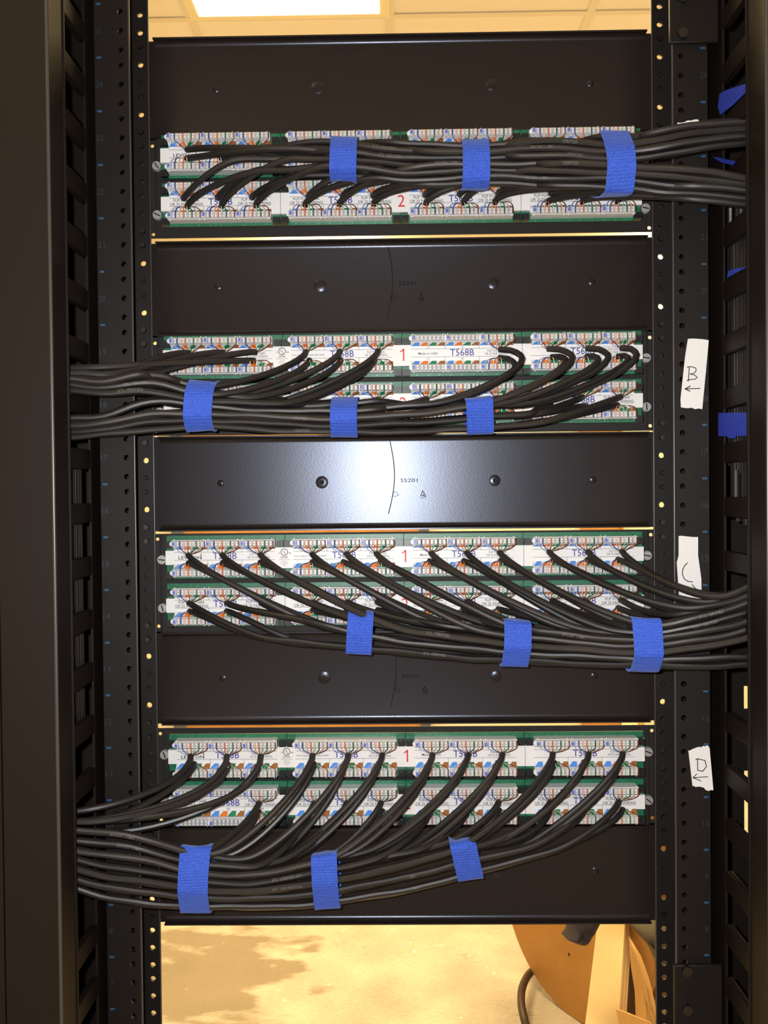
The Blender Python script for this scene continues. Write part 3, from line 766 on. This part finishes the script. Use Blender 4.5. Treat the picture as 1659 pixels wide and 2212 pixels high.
        while (x - endx) * sg < 0: pp.append(ev(x)); x += sg * 20
        pp.append(ev(endx))
        # keep clear of the terminal blocks on the way to the bundle
        W = [at(p.x, p.y, p.z) for p in pp]; W[0] = d['J'].copy()
        for k in range(2, min(16, len(W))):
            lim = -.0352 if k > 2 else -.031
            if W[k].y > lim:
                W[k] = at(pp[k].x, pp[k].y, lim)
        for _ in range(2):
            W = [W[0], W[1]] + [(W[k - 1] + W[k] * 2 + W[k + 1]) / 4 for k in range(2, len(W) - 1)] + [W[-1]]
        # turn down inside the cable manager
        L = W[-1]; ax = .300 + (idx % 9) * .0062; ay = -.108 + (idx // 9) * .0062; dv = 1
        if i < 2: ax = .2750 + (idx // 8) * .006; ay = -.100 + (idx % 8) * .006
        if i == 2: dv = -.5
        W += [Vector((sg * (abs(L.x) * .5 + ax * .5), (L.y + ay) / 2, L.z - .006 * dv)), Vector((sg * ax, ay, L.z - .03 * dv)), Vector((sg * ax, ay, L.z - .09 * dv)), Vector((sg * ax, ay, L.z - .26 * dv))]
        if i < 2: W[-4] = Vector((sg * (abs(L.x) + .002), L.y * .6 + ay * .4, L.z - .006))
        d['W'] = W
        q = MB(); base = W[0]
        q.tube([p - base for p in W], RC, 9, 0)
        d['q'] = q; d['base'] = base
    ALL[i] = items

def print_text(d, x_px, st, ang, hgt=.0023):
    W = d['W']; n = len(W)
    best = min(range(n), key=lambda k: abs(pix(W[k])[0] - x_px))
    vs_, fs, asp = text2d(st, 0); wid = hgt * asp
    sg = 1 if W[min(best + 1, n - 1)].x > W[best].x else -1
    seq = W if sg > 0 else W[::-1]; b0 = best if sg > 0 else n - 1 - best
    cum = [0]
    for k in range(1, n): cum.append(cum[-1] + (seq[k] - seq[k - 1]).length)
    s0 = cum[b0]; out = []
    for u, v in vs_:
        s_ = s0 + u * wid
        k = 0
        while k < n - 2 and cum[k + 1] < s_: k += 1
        t = (seq[k + 1] - seq[k]); l = t.length or 1; p = seq[k] + t * ((s_ - cum[k]) / l); t = t / l
        nrm = Vector((0, -1, 0)); nrm = (nrm - t * nrm.dot(t)).normalized(); upv = t.cross(nrm) * -1
        if upv.z < 0: upv = -upv
        a = ang + v * hgt / RC
        out.append(p + (nrm * cos(a) + upv * sin(a)) * (RC * 1.035) - d['base'])
    d['q'].add(out, fs, 1)
PRN = {0: [(840, 'ETL VERIFIED'), (1160, 'ISO/IEC 11801'), (1240, 'VERIFIED'), (960, 'ISO/IEC 11801')], 1: [(975, 'ISO/IEC 11801'), (640, 'VERIFIED'), (1150, '13-0026'), (290, 'ETL VERIFIED')],
       2: [(900, 'ISO/IEC 11801'), (960, 'ETL VERIFIED'), (1230, 'ISO/IEC 11801'), (1520, 'ETL VERIFIED'), (850, 'VERIFIED')], 3: [(600, 'ETL VERIFIED EIA'), (900, '11801'), (280, 'ISO/IEC 11801'), (820, 'VERIFIED')]}
for i, L in PRN.items():
    used = set()
    for x, st in L:
        c_ = [d for d in ALL[i] if (d['jx'] * SIGN[i] < x * SIGN[i] - 40) and id(d) not in used]
        c_.sort(key=lambda d: d['ev'](x).z)
        for d in c_[:5:2]:
            used.add(id(d)); print_text(d, x + random.uniform(-20, 20), st, random.uniform(-.3, .5))

for i in range(4):
    for d in ALL[i]:
        me = d['q'].mesh('network_cable', [random.choice(m_jacket), m_print])
        o = bpy.data.objects.new('network_cable', me); C.objects.link(o); o.location = d['base']
        tag(o, 'black cable at %s %s port from left, %s row of the %s patch panel' % (ORD[d['g']], 'upper' if d['up'] else 'lower', 'bottom' if d['row'] else 'top', PNAME[i]), 'cable', 'cables of the %s patch panel' % PNAME[i])
        for k in range(4):
            wo = ob('wire_pair', d['wm'][k], o); wo.location = Vector((d['P'].x, YP, d['P'].z)) - d['base']; wo['label'] = WNAME[k]

# ------------------------------------------------------------------ straps
def strap(i, px, top, bot, wpx, tilt, label, tail=None, yaw=0):
    W3 = [d['W'][1:-4] for d in ALL[i]]
    def near(test, g0, gf):
        out = []
        for W in W3:
            for k in range(len(W) - 1):
                a, b = gf(W[k]) - g0, gf(W[k + 1]) - g0
                if a * b <= 0 and abs(a - b) > 1e-6:
                    p = W[k] + (W[k + 1] - W[k]) * (a / (a - b))
                    if test(pix(p)[1]): out.append(p)
        return out
    mid = (top + bot) / 2
    yf = -.07
    for _ in range(3):                                    # where the bundle's front lies at this place
        c0 = at(px, mid, yf); E = near(lambda y: top - 2 < y < bot + 2, c0.x, lambda p: p.x)
        if E: yf = min(p.y for p in E) - RC
    ct = at(px, mid, yf); w = wpx / F * (yf - CAM.y) / 2; tt = math.tan(tilt)
    gf = lambda p: p.x - tt * (p.z - ct.z)
    nw, n, th = 5, 64, .0014; rows = []
    for j in range(nw):
        f = j / (nw - 1) * 2 - 1
        E = near(lambda y: top - 4 < y < bot + 4, ct.x + w * f, gf)
        P2 = [(p.y + (RC + .0007) * cos(2 * pi * k / 12), p.z + (RC + .0007) * sin(2 * pi * k / 12)) for p in E for k in range(12)]
        P2 = sorted(set(P2))
        def half(pts):
            h = []
            for p in pts:
                while len(h) > 1 and (h[-1][0]-h[-2][0])*(p[1]-h[-2][1])-(h[-1][1]-h[-2][1])*(p[0]-h[-2][0]) <= 0: h.pop()
                h.append(p)
            return h
        H = half(P2)[:-1] + half(P2[::-1])[:-1]
        cy = (min(p[0] for p in H) + max(p[0] for p in H)) / 2; cz = (min(p[1] for p in H) + max(p[1] for p in H)) / 2
        R_ = []
        for k in range(n):
            a = 2 * pi * k / n; dx, dz = cos(a), sin(a); best = .01
            for m_ in range(len(H)):
                (x1, z1), (x2, z2) = H[m_], H[(m_ + 1) % len(H)]
                x1 -= cy; x2 -= cy; z1 -= cz; z2 -= cz; ex, ez = x2 - x1, z2 - z1; dd = dx * ez - dz * ex
                if abs(dd) < 1e-12: continue
                t = (x1 * ez - z1 * ex) / dd; u = (x1 * dz - z1 * dx) / dd
                if t > 0 and -1e-6 <= u <= 1 + 1e-6: best = t; break
            R_.append((cy + dx * best, cz + dz * best, dx, dz))
        rows.append(R_)
    # even out the columns so that the band lies flat over all the cables under it
    vs_ = []
    cyz = [(sum(q_[0] for q_ in R_) / n, sum(q_[1] for q_ in R_) / n) for R_ in rows]
    for layer in (0, 1):
        for j in range(nw):
            f = j / (nw - 1) * 2 - 1
            for k in range(n):
                y = sum(rows[m_][k][0] for m_ in range(nw)) / nw * .5 + rows[j][k][0] * .5; z = sum(rows[m_][k][1] for m_ in range(nw)) / nw * .5 + rows[j][k][1] * .5
                y += rows[j][k][2] * (th * layer + .0006); z += rows[j][k][3] * (th * layer + .0006)
                vs_.append(Vector((ct.x + w * f + tt * (z - ct.z), y, z)) - ct)
    ry = 0; Yc = yf + .02
    e = empty('cable_strap', ct); tag(e, label, 'cable strap', 'blue straps around the cable bundles')
    q = MB(); fs = []; N = nw * n
    for j in range(nw - 1):
        for k in range(n):
            k2 = (k + 1) % n; a, b, c_, d = j * n + k, j * n + k2, (j + 1) * n + k2, (j + 1) * n + k
            fs.append((a, b, c_, d)); fs.append((N + a, N + d, N + c_, N + b))
    for j in (0, nw - 1):
        for k in range(n):
            k2 = (k + 1) % n; fs.append((j * n + k, j * n + k2, N + j * n + k2, N + j * n + k))
    q.add(vs_, fs); q.build('loop', m_strap, e)
    if tail:
        (tx0, tx1, ty0, ty1) = tail; Yt = Yc - ry * .75
        q = MB(); A = [at(tx0, ty0, Yt) - ct, at(tx1, ty0 - 2, Yt) - ct, at(tx1, ty1 - 2, Yt + .012) - ct, at(tx0, ty1, Yt + .012) - ct]
        q.prism(A, (0, .0016, 0)); q.build('strap_tail', m_strap, e)
r_ = math.radians
strap(0, 741, 300, 386, 58, r_(2), 'blue strap nearest the left end of the topmost cable bundle', (714, 764, 372, 388))
strap(0, 1029, 305, 403, 58, r_(0), 'blue strap in the middle of the topmost cable bundle')
strap(0, 1342, 289, 412, 58, r_(-2), 'long blue strap nearest the right end of the topmost cable bundle', yaw=r_(-8))
strap(1, 428, 820, 931, 60, r_(4), 'blue strap nearest the left manager on the second bundle from the top', yaw=r_(10))
strap(1, 742, 865, 942, 58, r_(1), 'blue strap in the middle of the second bundle from the top')
strap(1, 1038, 861, 934, 58, r_(-4), 'blue strap at the right end of the second bundle from the top', yaw=r_(-10))
strap(2, 777, 1332, 1402, 56, r_(4), 'blue strap at the left end of the third bundle, its tail hanging below', (762, 812, 1396, 1410), yaw=r_(12))
strap(2, 1118, 1347, 1436, 58, r_(3), 'blue strap in the middle of the third bundle from the top')
strap(2, 1400, 1342, 1448, 60, r_(-2), 'blue strap nearest the right manager on the third bundle', yaw=r_(-10))
strap(3, 418, 1833, 1967, 64, r_(3), 'tall blue strap nearest the left manager on the lowest bundle', yaw=r_(12))
strap(3, 702, 1847, 1959, 56, r_(-2), 'blue strap in the middle of the lowest cable bundle')
strap(3, 1008, 1820, 1900, 58, r_(-12), 'blue tilted strap at the right end of the lowest cable bundle', yaw=r_(-8))

# ------------------------------------------------------------------ tapes
def tape(name, pts, label, strokes, Y=YR - .0004, m=m_tape, cat='tape label'):
    P = []
    n = len(pts)
    for k in range(n):
        a, b = pts[k], pts[(k + 1) % n]
        P.append(a)
        if abs(a[1] - b[1]) < abs(a[0] - b[0]):             # torn ends
            for t in range(1, 6): P.append((a[0] + (b[0] - a[0]) * t / 6, a[1] + (b[1] - a[1]) * t / 6 + random.uniform(-1.6, 1.6)))
    W = [at(x, y, Y) for x, y in P]; c_ = sum(W, Vector()) / len(W)
    q = MB(); q.prism([p - c_ for p in W][::-1], (0, .0003, 0))
    for st, wd in strokes: q.stroke(st, wd, lambda u, v: at(u, v, Y - .00015) - c_, 1)
    q.v = [tuple(v) for v in q.v]
    o = q.build(name, [m, m_ink], smooth=False); o.location = c_; return tag(o, label, cat)
tape('tape_label', [(1486, 732), (1531, 735), (1527, 780), (1517, 884), (1471, 880), (1470, 862), (1480, 770)], 'white tape label marked B with an arrow, on the right rack post',
     [([(1484, 793), (1494, 792), (1503, 795), (1504, 800), (1500, 806), (1491, 808), (1500, 810), (1506, 815), (1502, 819), (1490, 820), (1484, 822)], 1.8), ([(1489, 792), (1487, 823)], 2), ([(1480, 840), (1512, 839)], 2), ([(1491, 834), (1480, 840), (1490, 845)], 2.2)])
tape('tape_label', [(1466, 1158), (1508, 1160), (1508, 1200), (1515, 1250), (1516, 1306), (1475, 1302), (1467, 1290), (1462, 1215), (1466, 1200)], 'white tape label marked C, half covered by cables, on the right rack post',
     [([(1485, 1216), (1479, 1222), (1475, 1230), (1474, 1240), (1478, 1250), (1486, 1256), (1496, 1257)], 2), ([(1484, 1270), (1506, 1274)], 2), ([(1495, 1263), (1503, 1272), (1491, 1280)], 2)])
tape('tape_label', [(1487, 1621), (1508, 1614), (1530, 1611), (1533, 1617), (1541, 1706), (1530, 1708), (1513, 1699), (1496, 1698)], 'white tape label marked D with an arrow, on the right rack post',
     [([(1507, 1640), (1507, 1664), (1518, 1666), (1526, 1656), (1523, 1643), (1507, 1639), (1503, 1641)], 1.9), ([(1497, 1680), (1529, 1678)], 1.8), ([(1505, 1672), (1497, 1680), (1514, 1687)], 1.8)])
tape('tape_label', [(1463, 265), (1508, 258), (1511, 264), (1511, 300), (1466, 305)], 'white tape label mostly hidden behind the topmost cable bundle', [])
def walltape(pts, label):
    W = [atX(x, y, .2643) for x, y in pts]; c_ = sum(W, Vector()) / len(W)
    q = MB(); q.prism([p - c_ for p in W], (-.0006, 0, 0)); o = q.build('tape_strip', m_bluetape, smooth=False); o.location = c_; tag(o, label, 'blue tape', 'blue tape on the right cable manager')
walltape([(1556, 202), (1572, 194), (1614, 180), (1614, 197), (1585, 226), (1557, 248), (1552, 230)], 'blue tape on the right cable manager, above the topmost bundle')
walltape([(1539, 338), (1560, 342), (1590, 348), (1583, 357), (1558, 350)], 'sliver of blue tape between the two strands of the topmost bundle')
walltape([(1574, 586), (1590, 580), (1614, 577), (1590, 590), (1572, 600)], 'small blue tape piece between topmost bundle and the B label')
walltape([(1553, 892), (1616, 891), (1616, 942), (1590, 942), (1588, 947), (1573, 946), (1572, 942), (1553, 942)], 'square blue tape piece beside the white B label')
